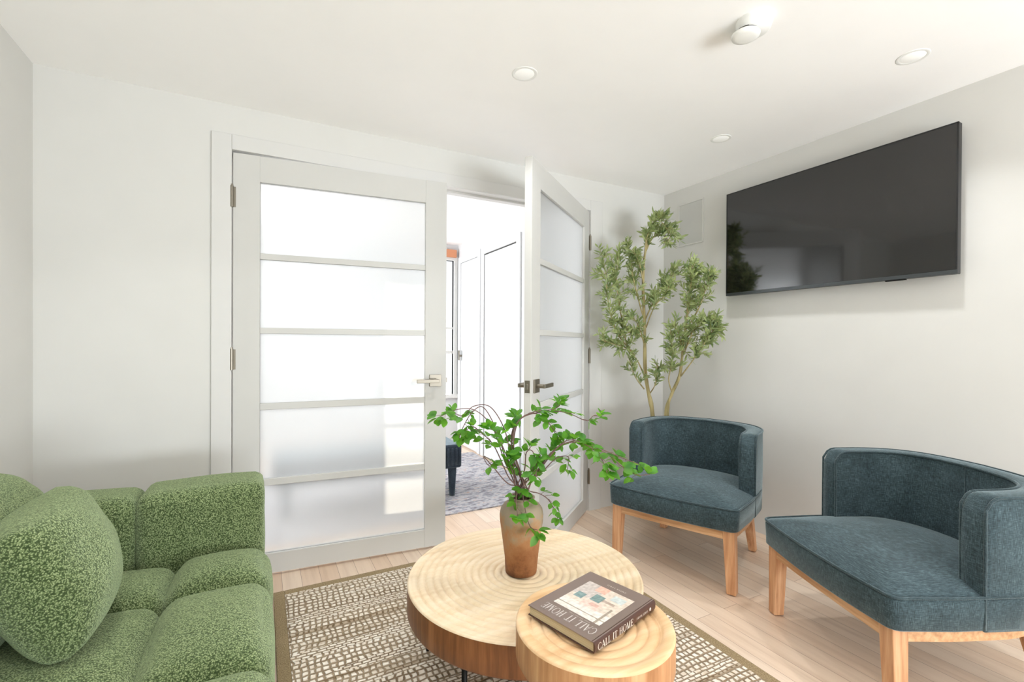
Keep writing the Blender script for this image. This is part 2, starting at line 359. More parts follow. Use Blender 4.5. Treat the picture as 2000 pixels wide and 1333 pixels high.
# hall beyond the doorway
bm = bmesh.new(); bx(bm, (HXR, D+.12, 0), (HXR+.12, YH+.12, H)); S(link('wall_hall_right', bm, MHALL))
FX0, FX1, FZ0, FZ1 = 1.64, 1.925, .56, 2.08
bm = bmesh.new(); bx(bm, (HXL, YH, 0), (FX0, YH+.04, H)); bx(bm, (FX1, YH, 0), (HXR, YH+.04, H)); bx(bm, (FX0, YH, 0), (FX1, YH+.04, FZ0)); bx(bm, (FX0, YH, FZ1), (FX1, YH+.04, H))
S(link('wall_hall_far', bm, MHALL))
bm = bmesh.new(); a0, a1, b0, b1 = 2.92, 4.9, .5, 2.15
bx(bm, (HXL-.12, D+.12, 0), (HXL, a0, H)); bx(bm, (HXL-.12, a1, 0), (HXL, YH+.12, H)); bx(bm, (HXL-.12, a0, 0), (HXL, a1, b0)); bx(bm, (HXL-.12, a0, b1), (HXL, a1, H))
S(link('wall_hall_left', bm, MHALL))
bm = bmesh.new(); bx(bm, (HXL, D, 0), (XL-.12, D+.12, H)); S(link('wall_hall_near', bm, MHALL))
w2 = S(empty('window_2', (0, YH, 0)), 'narrow bright window at the end of the hall')
bm = bmesh.new()
for a, b in (((FX0-.05, -.02, FZ0-.05), (FX0, .05, FZ1+.05)), ((FX1, -.02, FZ0-.05), (FX1+.04, .05, FZ1+.05)), ((FX0, -.02, FZ1), (FX1, .05, FZ1+.05)), ((FX0-.05, -.05, FZ0-.04), (FX1+.04, .05, FZ0)), ((FX0, .01, 1.02), (FX1, .045, 1.055)), ((FX0, .01, 1.30), (FX1, .045, 1.325))): bx(bm, a, b)
link('window_frame', bm, MTRIM, w2)
w3 = S(empty('added_hall_window', (HXL, 0, 0)))  # unseen window, added as the hall's main light source
bm = bmesh.new()
for a, b in (((-.08, a0, b0), (-.02, a0+.05, b1)), ((-.08, a1-.05, b0), (-.02, a1, b1)), ((-.08, a0, b0), (-.02, a1, b0+.05)), ((-.08, a0, b1-.05), (-.02, a1, b1)), ((-.08, 3.89, b0), (-.02, 3.93, b1))): bx(bm, a, b)
link('window_frame', bm, MTRIM, w3)
tag(boxo('window_shade', (FX0-.04, YH-.045, 2.115), (FX1+.02, YH-.012, 2.20), MSHADE), 'rust orange rolled shade above the hall window', 'window shade')
# casings
def casing(name, a, b):
    return S(boxo(name, a, b, MTRIM, bevel=.003))
bm = bmesh.new(); CW = .082
bx(bm, (OX0-CW, D-.014, 0), (OX0, D, OT+CW-.01)); bx(bm, (OX1, D-.014, 0), (OX1+CW+.02, D, OT+CW-.01)); bx(bm, (OX0, D-.014, OT), (OX1, D, OT+CW-.01))
S(link('trim_1', bm, MTRIM, bevel=.003), 'white flat casing around the double doorway')
bm = bmesh.new()   # jamb lining and door stops
bx(bm, (OX0-.02, D, 0), (OX0, D+.12, OT+.02)); bx(bm, (OX1, D, 0), (OX1+.02, D+.12, OT+.02)); bx(bm, (OX0, D, OT), (OX1, D+.12, OT+.02))
bx(bm, (OX0, D+.055, 0), (OX0+.012, D+.09, OT)); bx(bm, (OX1-.012, D+.055, 0), (OX1, D+.09, OT)); bx(bm, (OX0, D+.055, OT-.012), (OX1, D+.09, OT))
S(link('trim_2', bm, MTRIM), 'white door jamb lining of the double doorway')
bm = bmesh.new(); bx(bm, (OX0-CW, D+.12, 0), (OX0, D+.134, OT+CW)); bx(bm, (OX1, D+.12, 0), (HXR, D+.134, OT+CW)); bx(bm, (OX0, D+.12, OT), (OX1, D+.134, OT+CW))
S(link('trim_3', bm, MTRIM))
# hall doors on the right-hand hall wall
def hall_door(n, ya, yb, zt, gap, handle_y=None):
    d = S(empty('door_%d' % n, (HXR, (ya+yb)/2, 0)), 'plain white door in the right wall of the hall' if n == 3 else 'white door with raised casing near the far end of the hall')
    y0, y1 = ya-(ya+yb)/2, yb-(ya+yb)/2
    boxo('door_panel', (-.012, y0+gap, .01), (-.001, y1-gap, zt-gap), MHALL, d, .002)
    bm = bmesh.new(); cw = .07
    bx(bm, (-.02, y0-cw, 0), (-.001, y0, zt+cw)); bx(bm, (-.02, y1, 0), (-.001, y1+cw, zt+cw)); bx(bm, (-.02, y0, zt), (-.001, y1, zt+cw)); link('door_casing', bm, MHALL, d, bevel=.003)
    if gap > .005:
        bm = bmesh.new(); bx(bm, (-.006, y0, 0), (-.0005, y1, zt)); link('door_gap', bm, MDARK, d)
    if handle_y is not None:
        bm = bmesh.new(); cyl(bm, (-.012, handle_y, 1.0), (-.05, handle_y, 1.0), .012, n=12); bx(bm, (-.055, handle_y-.02, .95), (-.045, handle_y+.012, 1.06)); link('handle', bm, MNICK, d)
hall_door(3, 3.62, 4.30, 2.04, .012)
hall_door(4, 4.46, 4.93, 2.04, .003, .20)

# ------------------------------------------------------------------ the double doors
PZ = [(1.916, 1.573), (1.544, 1.213), (1.184, .845), (.813, .475), (.442, .109)]
def leafdoor(name, loc, rz, W, s, label):
    """s=+1: thickness goes to local +y (room face at y=0); s=-1: to -y"""
    d = S(empty(name, loc, rz), label); T = .038; z0, z1 = .012, 2.04
    st0, st1 = .113, W-.118
    def yb(a, b): return (min(a*s, b*s), max(a*s, b*s))
    def B(bm, x0, x1, ya, yb_, za, zb):
        y = yb(ya, yb_); bx(bm, (x0, y[0], za), (x1, y[1], zb))
    bm = bmesh.new(); B(bm, 0, st0, 0, T, z0, z1); link('stile', bm, MDOOR, d, bevel=.0015)
    bm = bmesh.new(); B(bm, st1, W, 0, T, z0, z1); link('stile', bm, MDOOR, d, bevel=.0015)
    bm = bmesh.new(); B(bm, st0, st1, .0008, T-.0008, PZ[0][0], z1-.0008); link('rail', bm, MDOOR, d, bevel=.001)
    bm = bmesh.new(); B(bm, st0, st1, .0008, T-.0008, z0+.0008, PZ[-1][1]); link('rail', bm, MDOOR, d, bevel=.001)
    for (a, b), (c_, e) in zip(PZ, PZ[1:]):
        bm = bmesh.new(); B(bm, st0, st1, .004, T-.004, c_, b); link('glazing_bar', bm, MDOOR, d, bevel=.002)
    for a, b in PZ:
        bm = bmesh.new(); B(bm, st0, st1, .016, .022, b, a); link('pane', bm, MFROST, d)
    # lever sets on both faces
    hx, hz = W-.062, .935
    for face, q in ((0, -1), (T, 1)):
        h = empty('door_handle', (0, 0, 0)); h.parent = d; h.name = 'door_handle'
        bm = bmesh.new(); y = yb(face, face+q*.009); bx(bm, (hx-.033, y[0], hz-.033), (hx+.033, y[1], hz+.033)); link('rose', bm, MNICK, h, bevel=.0015)
        bm = bmesh.new(); cyl(bm, (hx, s*(face+q*.009), hz), (hx, s*(face+q*.052), hz), .0105, n=16)
        y = yb(face+q*.042, face+q*.054); bx(bm, (hx-.112, y[0], hz-.010), (hx+.011, y[1], hz+.010)); link('lever', bm, MNICK, h, bevel=.002)
    bm = bmesh.new(); y = yb(.006, T-.006); bx(bm, (W-.0005, y[0], hz-.03), (W+.0012, y[1], hz+.03)); link('latch_plate', bm, MNICK, d)
    bm = bmesh.new(); y = yb(.012, T-.014); bx(bm, (W+.0012, y[0], hz-.014), (W+.009, y[1], hz+.014)); link('latch_bolt', bm, MNICK, d, bevel=.002)
    for hz_ in (1.83, 1.06, .235):
        bm = bmesh.new(); cyl(bm, (-.004, s*-.006, hz_-.05), (-.004, s*-.006, hz_+.05), .0075, n=12); cyl(bm, (-.004, s*-.006, hz_+.05), (-.004, s*-.006, hz_+.058), .0055, n=12)
        y = yb(-.0012, 0); bx(bm, (0, y[0], hz_-.048), (.012, y[1], hz_+.048)); link('hinge', bm, MNICK, d)
    return d
leafdoor('door_1', (-.1254, D-.004, 0), R(-4.72), 1.038, 1, 'left leaf of the white double doors, five frosted panes, almost closed')
leafdoor('door_2', (1.9645, D-.006, 0), R(180+37.75), 1.0514, -1, 'right leaf of the white double doors, five frosted panes, swung open')

# ------------------------------------------------------------------ ceiling fittings, wall panel
FILLW = 2.0
def downlight(x, y):  # adds a fill lamp at a ceiling spot; the fittings themselves are off
    d = bpy.data.lights.new('ceiling_fill_lamp', 'AREA'); d.shape = 'DISK'; d.size = .075; d.energy = FILLW; d.color = (.97, .985, 1); d.spread = R(105)
    o = bpy.data.objects.new('ceiling_fill_lamp', d); col.objects.link(o); o.location = (x, y, H-.0045)
for (x, y), lb in zip([(.957, 1.70), (2.221, .882), (2.196, 1.724)], ['round white ceiling downlight above the coffee tables, nearest the doors', 'round white ceiling downlight above the television', 'small round white ceiling downlight in the corner near the olive tree']):
    t = tag(empty('recessed_light', (x, y, H)), lb, 'ceiling light', 'recessed ceiling downlights')
    bm = bmesh.new(); lathe(bm, [(.040, -.0012), (.042, -.002), (.051, -.002), (.053, -.001), (.053, 0)], n=48); link('trim_ring', bm, MWHITEP, t, True)
    bm = bmesh.new(); lathe(bm, [(0, -.0016), (.039, -.0016), (.040, -.001)], n=48); link('lens', bm, MLENS, t, True); downlight(x, y)
for x, y in ((-.30, 1.70), (-.30, .30), (.957, .30), (.957, -1.1), (-.30, -1.1)): downlight(x, y)   # more added fill lamps without fittings, continuing the grid out of view
t = tag(empty('smoke_detector', (1.497, 1.045, H)), 'white round smoke detector with hanging sensor disc on the ceiling', 'smoke detector')
bm = bmesh.new(); lathe(bm, [(.058, 0), (.058, -.012), (.056, -.016), (.052, -.03), (.046, -.036), (0, -.036)], n=48); link('mounting_base', bm, MWHITEP, t, True)
bm = bmesh.new(); lathe(bm, [(.034, -.034), (.034, -.048), (0, -.048)], (-.022, .012, 0), 32); link('vent_slot', bm, MDARK, t)
bm = bmesh.new(); lathe(bm, [(0, -.044), (.044, -.045), (.046, -.049), (.044, -.055), (.030, -.059), (0, -.060)], (-.026, .014, 0), 48); link('sensor_disc', bm, MWHITEP, t, True)
t = tag(empty('wall_speaker', (XR_, 2.332, 1.998)), 'flat pale grey rectangular grille set in the wall left of the television', 'wall grille')
bm = bmesh.new(); bx(bm, (-.006, -.1, -.143), (0, .1, .143)); link('grille', bm, MGREYV, t, bevel=.002)
bm = bmesh.new()
for a, b in (((-.008, -.108, -.151), (0, -.1, .151)), ((-.008, .1, -.151), (0, .108, .151)), ((-.008, -.1, .143), (0, .1, .151)), ((-.008, -.1, -.151), (0, .1, -.143))): bx(bm, a, b)
link('bezel', bm, MW, t)

# ------------------------------------------------------------------ television
t = tag(empty('television', (2.6, 1.431, 1.45)), 'large black flat television mounted on the right wall', 'television')
hw = .562
boxo('screen', (-.003, -hw+.006, .018), (.0, hw-.006, .638), MSCREEN, t)
bm = bmesh.new(); bx(bm, (.0, -hw, 0), (.03, hw, .644)); link('housing', bm, MTVB, t, bevel=.003)
bm = bmesh.new(); bx(bm, (-.004, -hw, 0), (0, hw, .017)); link('chin', bm, MTVCH, t, bevel=.001)
bm = bmesh.new()
for a, b in (((-.004, -hw, .017), (0, -hw+.006, .644)), ((-.004, hw-.006, .017), (0, hw, .644)), ((-.004, -hw, .638), (0, hw, .644))): bx(bm, a, b)
link('bezel', bm, MTVB, t)
bm = bmesh.new(); bx(bm, (.03, -.2, .15), (.066, .2, .5)); link('wall_mount', bm, MBLACK, t)
bm = bmesh.new(); bx(bm, (-.002, -.38, -.006), (.01, -.30, 0)); link('sensor', bm, MBLACK, t)

# ------------------------------------------------------------------ rugs
bm = bmesh.new(); RX0, RX1, RY0, RY1 = .045, 1.545, -.6, 2.372
t = tag(empty('area_rug', ((RX0+RX1)/2, (RY0+RY1)/2, 0)), 'brown and cream basket-weave rug under the coffee tables', 'rug')
hx_, hy_ = (RX1-RX0)/2, (RY1-RY0)/2; bm = bmesh.new(); bx(bm, (-hx_+.045, -hy_+.045, 0), (hx_-.045, hy_-.045, .009)); link('weave', bm, MRUG, t)
bm = bmesh.new()
for a, b in (((-hx_, -hy_, 0), (-hx_+.045, hy_, .008)), ((hx_-.045, -hy_, 0), (hx_, hy_, .008)), ((-hx_+.045, hy_-.045, 0), (hx_-.045, hy_, .008)), ((-hx_+.045, -hy_, 0), (hx_-.045, -hy_+.045, .008))): bx(bm, a, b)
link('binding', bm, MBIND, t, bevel=.003)
tag(boxo('hall_rug', (-.9, 2.93, 0), (1.93, 4.5, .008), MRUG2), 'faded grey patterned rug on the floor of the hall', 'rug')
# hall bench
t = tag(empty('upholstered_bench', (.75, 3.30, .008)), 'charcoal upholstered bench end seen through the open doorway', 'bench')
bm = bmesh.new(); bx(bm, (-.7, -.06, .21), (.56, .34, .385)); link('upholstered_rail', bm, MHBENCH, t, bevel=.02, seg=3)
bm = bmesh.new()
for i in range(40):
    x = -.69+i*.0316; cyl(bm, (x, -.062, .235), (x, -.062, .36), .009, n=8)
link('channel_tufting', bm, MHBENCH, t, True)
for x in (-.62, .50):
    for y in (-.01, .28):
        bm = bmesh.new(); cyl(bm, (x, y, 0), (x, y, .215), .022, .033, 20); link('leg', bm, MHBENCH, t, True)

# ------------------------------------------------------------------ sofa
t = tag(empty('sofa', (-.40, .9, 0)), 'green boucle sofa with tufted puffy cushions along the left wall', 'sofa')
def off(v): return (v[0]+.40, v[1]-.9, v[2])
def cells(name, lst):
    bm = bmesh.new()
    for lo, hi, r, b in lst: puffy(bm, off(lo), off(hi), r, b, jitter=.004)
    return link(name, bm, MBOUCLE, t, True)
ys = [-.55, -.1, .35, .79, 1.225, 1.655, 1.925]
seat = []
for a, b in zip(ys, ys[1:]):
    seat.append(((-.256, a-.002, .13), (.020, b+.002, .408), .055, (.014, .003, .032)))
    seat.append(((-.70, a-.002, .13), (-.252, b+.002, .402), .05, (.003, .003, .03)))
cells('seat', seat)
cells('front_panel', [((-.70, a-.004, .02), (.012, b+.004, .22), .05, (.008, .002, 0)) for a, b in zip(ys, ys[1:])])
cells('arm', [((-.370, 1.925, .03), (.006, 2.145, .632), .038, (.002, .012, .008)), ((-.80, 1.925, .03), (-.366, 2.145, .624), .045, (.002, .014, .012))])
cells('back_frame', [((-.81, -.55, .03), (-.60, 1.94, .60), .07, .01)])
cells('back_cushion', [((-.80, 1.06, .34), (-.555, 1.95, .768), .15, (.03, .01, .02)), ((-.80, .17, .34), (-.555, 1.06, .768), .15, (.03, .01, .02)), ((-.80, -.55, .34), (-.555, .17, .768), .15, (.03, .01, .02))])
# throw pillow
def pillow(name, c, ex, ey, hu, half, thick, label):
    ex = Vector(ex).normalized(); ey = Vector(ey); ey = (ey-ex*ey.dot(ex)).normalized(); ez = ex.cross(ey)
    bm = bmesh.new(); n = 40; g = {}
    for s in (1, -1):
        for i in range(n+1):
            for j in range(n+1):
                u, v = -1+2*i/n, -1+2*j/n
                if s < 0 and (i in (0, n) or j in (0, n)): g[s, i, j] = g[1, i, j]; continue
                e = max(0, 1-u**2)*max(0, 1-v**2); zz = thick*e**.36
                pin = 1-.10*(1-u*u)*(abs(v)**4) ; pin2 = 1-.10*(1-v*v)*(abs(u)**4)
                p = Vector(c)+ex*(u*hu*math.sqrt(1-.12*v*v))+ey*(v*half*math.sqrt(1-.12*u*u))+ez*(s*zz)
                p += ez*noise.noise(Vector((u*1.7, v*1.7, s)))*.012
                g[s, i, j] = bm.verts.new(p)
        for i in range(n):
            for j in range(n):
                f = [g[s, i, j], g[s, i+1, j], g[s, i+1, j+1], g[s, i, j+1]]
                bm.faces.new(f if s > 0 else f[::-1])
    o = link(name, bm, MBOUCLE, None, True)
    return tag(o, label, 'pillow')
pillow('throw_pillow', (-.45, 1.56, .585), (-.10, 1, .0), (-.30, -.05, 1), .215, .165, .115, 'plump green boucle throw pillow leaning on the sofa back')

# ------------------------------------------------------------------ chairs
def make_chair():
    t = empty('accent_chair', (0, 0, 0))
    def outline(front, inset, n=28, bow=.018):
        """plan outline of the seat: flat front at y=front, half-ellipse back"""
        W, B, ys_ = .333-inset, .635-inset, .33
        pts = []
        rc = .035; wf = .322-inset
        for k in range(9): # front edge, slightly bowed
            u = -1+k/4; pts.append((u*(wf-rc), front-bow*(1-u*u)))
        for k in range(1, 6):
            a = -PI/2+k*PI/10; pts.append((wf-rc+rc*math.cos(a), front+rc+rc*math.sin(a)))
        pts.append((W, ys_*.6)); 
        for k in range(0, n+1):
            a = k*PI/n; cs, sn = math.cos(a), math.sin(a)
            pts.append((W*math.copysign(abs(cs)**.72, cs), ys_+(B-ys_)*abs(sn)**.72))
        pts.append((-W, ys_*.6))
        for k in range(0, 5):
            a = PI+k*PI/10; pts.append((-(wf-rc)+rc*math.cos(a), front+rc+rc*math.sin(a)))
        return pts
    # seat cushion
    bm = bmesh.new(); rings = []
    specs = [(0, .292, .012), (0, .300, .003), (0, .385, 0), (0, .395, .004)]
    for f_, z, ins in specs: rings.append([bm.verts.new((x, y, z)) for x, y in outline(ins, ins)])
    base = outline(.004, .004); cx_, cy_ = 0, .30
    for q in (.04, .1, .2, .35, .55, .75, .92):
        ring = []
        for x, y in base:
            px, py = x+(cx_-x)*q, y+(cy_-y)*q
            ring.append(bm.verts.new((px, py, .396+.044*(1-(1-q)**3.2)+.0015*noise.noise(Vector((px*14, py*14, 0))))))
        rings.append(ring)
    for a, b in zip(rings, rings[1:]):
        n = len(a)
        for k in range(n): bm.faces.new((a[k], a[(k+1) % n], b[(k+1) % n], b[k]))
    bm.faces.new(rings[0][::-1]); bm.faces.new(rings[-1])
    link('seat', bm, MLINEN, t, True)
    bm = bmesh.new(); tube(bm, [(x, y, .397) for x, y in outline(.001, .001)], .0042, 8, closed=True); link('piping', bm, MPIPE, t, True)
    # curved back: path of the outer face and the inner face
    n = 44; yf, B, W, th = .285, .655, .330, .072
    def path(W_, B_, ext=0):
        out = []; ys_ = .36
        for k in range(5): out.append((W_, yf+(ys_-yf)*k/5))
        for k in range(n+1):
            a = k*PI/n; cs, sn = math.cos(a), math.sin(a)
            out.append((W_*math.copysign(abs(cs)**.62, cs), ys_+(B_-ys_)*abs(sn)**.70))
        for k in range(4, -1, -1): out.append((-W_, yf+(ys_-yf)*k/5))
        return out
    po, pi_ = path(W, B), path(W-th, B-th)
    N = len(po); s = [0]
    for i in range(1, N): s.append(s[-1]+math.dist(((po[i][0]+pi_[i][0])/2, (po[i][1]+pi_[i][1])/2), ((po[i-1][0]+pi_[i-1][0])/2, (po[i-1][1]+pi_[i-1][1])/2)))
    def top(i):
        e = min(s[i], s[-1]-s[i]); rr = .045; base_ = .700-.006*min(1, abs(po[i][0])/W)
        if e >= rr: return base_
        return base_-rr*(1-math.sqrt(max(0, 1-(1-e/rr)**2)))
    bm = bmesh.new(); sec = []
    for i in range(N):
        (xo, yo), (xi, yi) = po[i], pi_[i]; zt = top(i); r = .010
        def at(f_, z): return bm.verts.new((xi+(xo-xi)*f_, yi+(yo-yi)*f_, z))
        zb = .292; e_ = r/th
        sec.append([at(0.02, zb), at(0, .40), at(-.06, .52), at(0, zt-r), at(e_*.3, zt-r*.3), at(e_, zt), at(.5, zt+.003), at(1-e_, zt), at(1-e_*.3, zt-r*.3), at(1, zt-r), at(1.03, .52), at(1, .38), at(.98, zb)])
    for a, b in zip(sec, sec[1:]):
        m_ = len(a)
        for k in range(m_): bm.faces.new((a[k], a[(k+1) % m_], b[(k+1) % m_], b[k]))
    # puffed wing ends
    for sct, sg in ((sec[0], 1), (sec[-1], -1)):
        c = Vector((0, 0, 0))
        for v in sct: c += v.co
        c /= len(sct)
        mid = [bm.verts.new(v.co+(c-v.co)*Vector((.12, 0, 0)).length*0+Vector(((c.x-v.co.x)*.25, -.008, (c.z-v.co.z)*.06))) for v in sct]
        m_ = len(sct)
        for k in range(m_): bm.faces.new((sct[k], sct[(k+1) % m_], mid[(k+1) % m_], mid[k]))
        bm.faces.new(mid)
    link('backrest', bm, MLINEN, t, True)
    bm = bmesh.new()
    for pth, k in ((po, 1), (pi_, 0)):
        pts = [(pth[0][0], yf-.003, .30 if k else .40)]+[(pth[0][0], yf-.003, .30+(.655-.30)*q/6) for q in range(1, 7)]
        pts += [(x, y, top(i)-.002) for i, (x, y) in enumerate(pth) if top(i) > .66]
        pts += [(pth[-1][0], yf-.003, .30+(.655-.30)*q/6) for q in range(6, 0, -1)]+[(pth[-1][0], yf-.003, .30 if k else .40)]
        tube(bm, pts, .0042, 8)
    link('piping', bm, MPIPE, t, True)
    bm = bmesh.new(); mi = N//2; tube(bm, [(pi_[mi][0], pi_[mi][1]-.0045*(1-abs(z-.52)/.17), z) for z in (.43, .50, .52, .6, .66, .69)], .0022, 6); link('seam', bm, MPIPE, t, True)
    # wooden frame
    bm = bmesh.new(); o_ = outline(.022, .028, bow=.004); i_ = outline(.05, .056, bow=.004)
    ra = [[bm.verts.new((x, y, z)) for x, y in p] for p, z in ((o_, .252), (o_, .294), (i_, .294), (i_, .252))]
    for q in range(4):
        a, b = ra[q], ra[(q+1) % 4]
        for k in range(len(a)): bm.faces.new((a[k], a[(k+1) % len(a)], b[(k+1) % len(a)], b[k]))
    link('seat_frame', bm, MRAILW, t)
    for sx in (-1, 1):
        bm = bmesh.new(); taper(bm, (sx*.276, .045, .294), (.026, .026), (sx*.288, .046, 0.004), (.0205, .021)); link('leg', bm, MLEGW, t, bevel=.003)
        bm = bmesh.new(); taper(bm, (sx*.235, .53, .292), (.024, .026), (sx*.252, .605, 0.004), (.018, .020)); link('leg', bm, MLEGW, t, bevel=.003)
    for p in ((-.288, .046), (.288, .046), (-.252, .605), (.252, .605)):
        bm = bmesh.new(); cyl(bm, (p[0], p[1], 0), (p[0], p[1], .006), .010, n=12); link('foot_glide', bm, MBLACK, t)
    return t
c1 = make_chair(); c1.location = (1.746, 1.66, 0); c1.rotation_euler = (0, 0, math.atan2(-.924, .383))
tag(c1, 'slate blue linen accent chair in the corner under the olive tree', 'chair', 'slate barrel-back accent chairs')
c2 = copy_tree(c1); c2.location = (1.769, .979, 0); c2.rotation_euler = (0, 0, math.atan2(-.912, -.41))
tag(c2, 'slate blue linen accent chair below the television, cut by the right edge', 'chair', 'slate barrel-back accent chairs')

# ------------------------------------------------------------------ coffee tables
def round_table(name, c, r, zt, th, rings, pitch, r_first, depth, lip, label, cat, top_m, side_m, legs, leg_r, dish=0):
    t = tag(empty(name, (c[0], c[1], .009)), label, cat); zz = zt-.009
    prof = [(0, zz-dish)]; k = 0; N = int((r-lip)/pitch*10)
    for i in range(1, N+1):
        q = i/10*pitch
        if q > r-lip: break
        prof.append((q, zz-dish-depth*(1-abs(math.sin(PI*(q-r_first)/pitch))**.55)))
    prof += [(r-lip+.004, zz-.0005), (r-.006, zz), (r-.002, zz-.002), (r, zz-.006)]
    bm = bmesh.new(); lathe(bm, prof, n=160); link('tabletop', bm, top_m, t, True)
    bm = bmesh.new(); lathe(bm, [(r, zz-.006), (r, zz-th*.5), (r, zz-th+.012), (r-.004, zz-th+.004), (r-.012, zz-th), (0, zz-th)], n=160); o = link('edge_band', bm, side_m, t, False)
    for p in o.data.polygons: p.use_smooth = abs(p.normal.z) < .5
    for a in legs:
        x, y = (r-leg_r)*math.cos(R(a)), (r-leg_r)*math.sin(R(a))
        bm = bmesh.new(); cyl(bm, (x*1.0, y*1.0, 0), (x, y, zz-th+.002), .0085, n=14); link('leg', bm, MBLACK, t, True)
    return t
round_table('coffee_table', (.818, 1.434), .405, .34, .104, 14, .0265, 0, .0075, .012, 'large round pale wood coffee table with concentric carved rings', 'coffee table', MTOPW, MSIDE_SHADED, (50, 140, 212, 320), .045)
round_table('nesting_table', (.745, .950), .198, .44, .092, 6, .0265, 0, .0048, .030, 'small round pale wood nesting table overlapping the large one', 'coffee table', MTOPW2, MSIDE_LIT, (-20, -90, -160), .02, .006)

# ------------------------------------------------------------------ vase
vc = Vector((.803, 1.432, .3405))
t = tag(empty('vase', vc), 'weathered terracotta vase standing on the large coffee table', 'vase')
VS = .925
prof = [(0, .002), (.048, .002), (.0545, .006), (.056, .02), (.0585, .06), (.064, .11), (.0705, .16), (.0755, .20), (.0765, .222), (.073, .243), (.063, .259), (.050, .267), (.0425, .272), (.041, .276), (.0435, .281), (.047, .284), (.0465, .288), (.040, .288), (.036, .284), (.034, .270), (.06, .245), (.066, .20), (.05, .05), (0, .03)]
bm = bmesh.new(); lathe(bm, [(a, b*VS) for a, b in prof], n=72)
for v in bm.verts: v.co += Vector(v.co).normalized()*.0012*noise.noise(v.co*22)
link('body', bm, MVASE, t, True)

VF = 1.632
def branch(label, path, depth, leaf_from, clusters, size=1., stems=1):
    """path: list of pixel points from the mouth outwards; depth: change of distance at the tip"""
    t = tag(empty('leafy_branch', vc+Vector((0, 0, .06))), label, 'branch', 'leafy branches in the terracotta vase')
    o0 = t.location
    n = len(path)
    pts = [V3(x, y, VF+depth*(i/(n-1))**1.3)-o0 for i, (x, y) in enumerate(path)]
    # root each stem inside the vase
    k0 = random.uniform(0, 2*PI); rt = Vector((.022*math.cos(k0), .022*math.sin(k0), 0))
    pts = [Vector((rt.x*.8, rt.y*.8, .0)), Vector((rt.x, rt.y, .215))]+pts[1:]
    sp = spline(pts, 7); N = len(sp)
    bm = bmesh.new(); lb = bmesh.new()
    tube(bm, sp, [.0025-.0014*i/(N-1) for i in range(N)], 6)
    i0 = int(N*leaf_from)
    for c in range(clusters):
        f = c/(max(1, clusters-1)); i = min(N-1, int(i0+(N-1-i0)*f)); p = sp[i]
        tdir = (sp[min(i+1, N-1)]-sp[max(i-1, 0)]).normalized()
        tl = random.uniform(.008, .028)*(1 if f < .97 else 0)
        side = Vector((random.uniform(-1, 1), random.uniform(-1, 1), random.uniform(-.8, .8))); td = (tdir*.7+side*.8).normalized()
        q = p+td*tl
        if tl > .004: tube(bm, [p, p+td*tl*.5+Vector((0, 0, .002)), q], [.0009, .0008, .0006], 5)
        for m_ in range(random.choice((2, 3, 3, 4))):
            a = m_*2.1+random.random(); sd = Vector((math.cos(a), math.sin(a), random.uniform(-.4, .5)))
            dd = (td*.7+sd*.9+tdir*.3); L = random.uniform(.026, .040)*size
            leaf(lb, q+dd.normalized()*.003, dd, Vector((random.uniform(-.5, .5), random.uniform(-.7, .2), 1)), L, L*random.uniform(.62, .80), .22, random.uniform(-.05, .25))
    link('stem', bm, MSTEM, t, True); link('leaves', lb, MLEAF, t, 'keep')
    for p in t.children: pass
M0 = (1019, 975)
branch('tallest arching branch of the left-hand group, tip leaf furthest left in the vase', [M0, (985, 900), (962, 836), (930, 803), (895, 800), (856, 816)], -.04, .86, 5, 1.05)
branch('branch arching left whose drooping tip hangs below the left-hand arch', [M0, (990, 905), (972, 846), (945, 797), (922, 806), (903, 838), (897, 856)], .03, .68, 8)
branch('branch arching left just under the highest left-hand stem', [M0, (997, 890), (984, 836), (957, 795), (925, 794), (905, 812), (884, 806)], .05, .82, 6)
branch('branch bending left with a low cluster of dark leaves beside the doorway', [M0, (992, 930), (965, 872), (940, 846), (922, 834), (905, 846)], .02, .5, 12)
branch('short branch left of centre thick with leaves above the vase shoulder', [M0, (1003, 930), (985, 880), (968, 845), (952, 838)], -.05, .45, 14)
branch('thin wiry branch bending down to one leaf low on the left side', [M0, (992, 945), (965, 915), (945, 893), (950, 905), (956, 912)], -.06, .90, 3)
branch('upright leafy branch just left of centre in the vase', [M0, (1006, 930), (1000, 885), (1000, 850), (1003, 836)], .0, .35, 13)
branch('long branch sweeping right at the top, tip leaves furthest right of the upper group', [M0, (1003, 895), (1000, 845), (1022, 815), (1065, 805), (1105, 806), (1145, 822), (1160, 812), (1176, 813)], .04, .55, 8)
branch('branch sweeping right whose leaves stand highest above the vase', [M0, (1004, 880), (1008, 830), (1040, 806), (1080, 800), (1094, 792)], -.02, .66, 10)
branch('branch sweeping right then drooping in the middle of the upper group', [M0, (1004, 885), (1012, 825), (1042, 808), (1070, 825), (1086, 850), (1092, 862)], .05, .5, 12)
branch('branch curving up and right ending in leaves before the open door edge', [M0, (1003, 900), (1001, 850), (1012, 822), (1006, 815)], .06, .8, 4)
branch('longest right-hand branch, its single tip leaf over the chair seat', [M0, (1060, 905), (1100, 868), (1145, 868), (1190, 890), (1215, 912), (1245, 928), (1270, 927)], -.08, .75, 5, 1.05)
branch('right-hand branch with bunched leaves in front of the corner chair', [M0, (1058, 912), (1092, 872), (1135, 862), (1180, 880), (1215, 895), (1250, 908)], -.03, .5, 13, 1.1)
branch('right-hand branch drooping to a low cluster left of the chair seat', [M0, (1062, 908), (1105, 862), (1145, 870), (1172, 892), (1186, 925)], -.12, .55, 12, 1.1)
branch('short right-hand branch hanging over the open door pane', [M0, (1056, 925), (1085, 897), (1110, 893), (1108, 918)], .06, .55, 7)
branch('leafy right-hand branch rising from the centre to the arch', [M0, (1045, 930), (1070, 893), (1100, 865), (1125, 858)], .02, .35, 10)
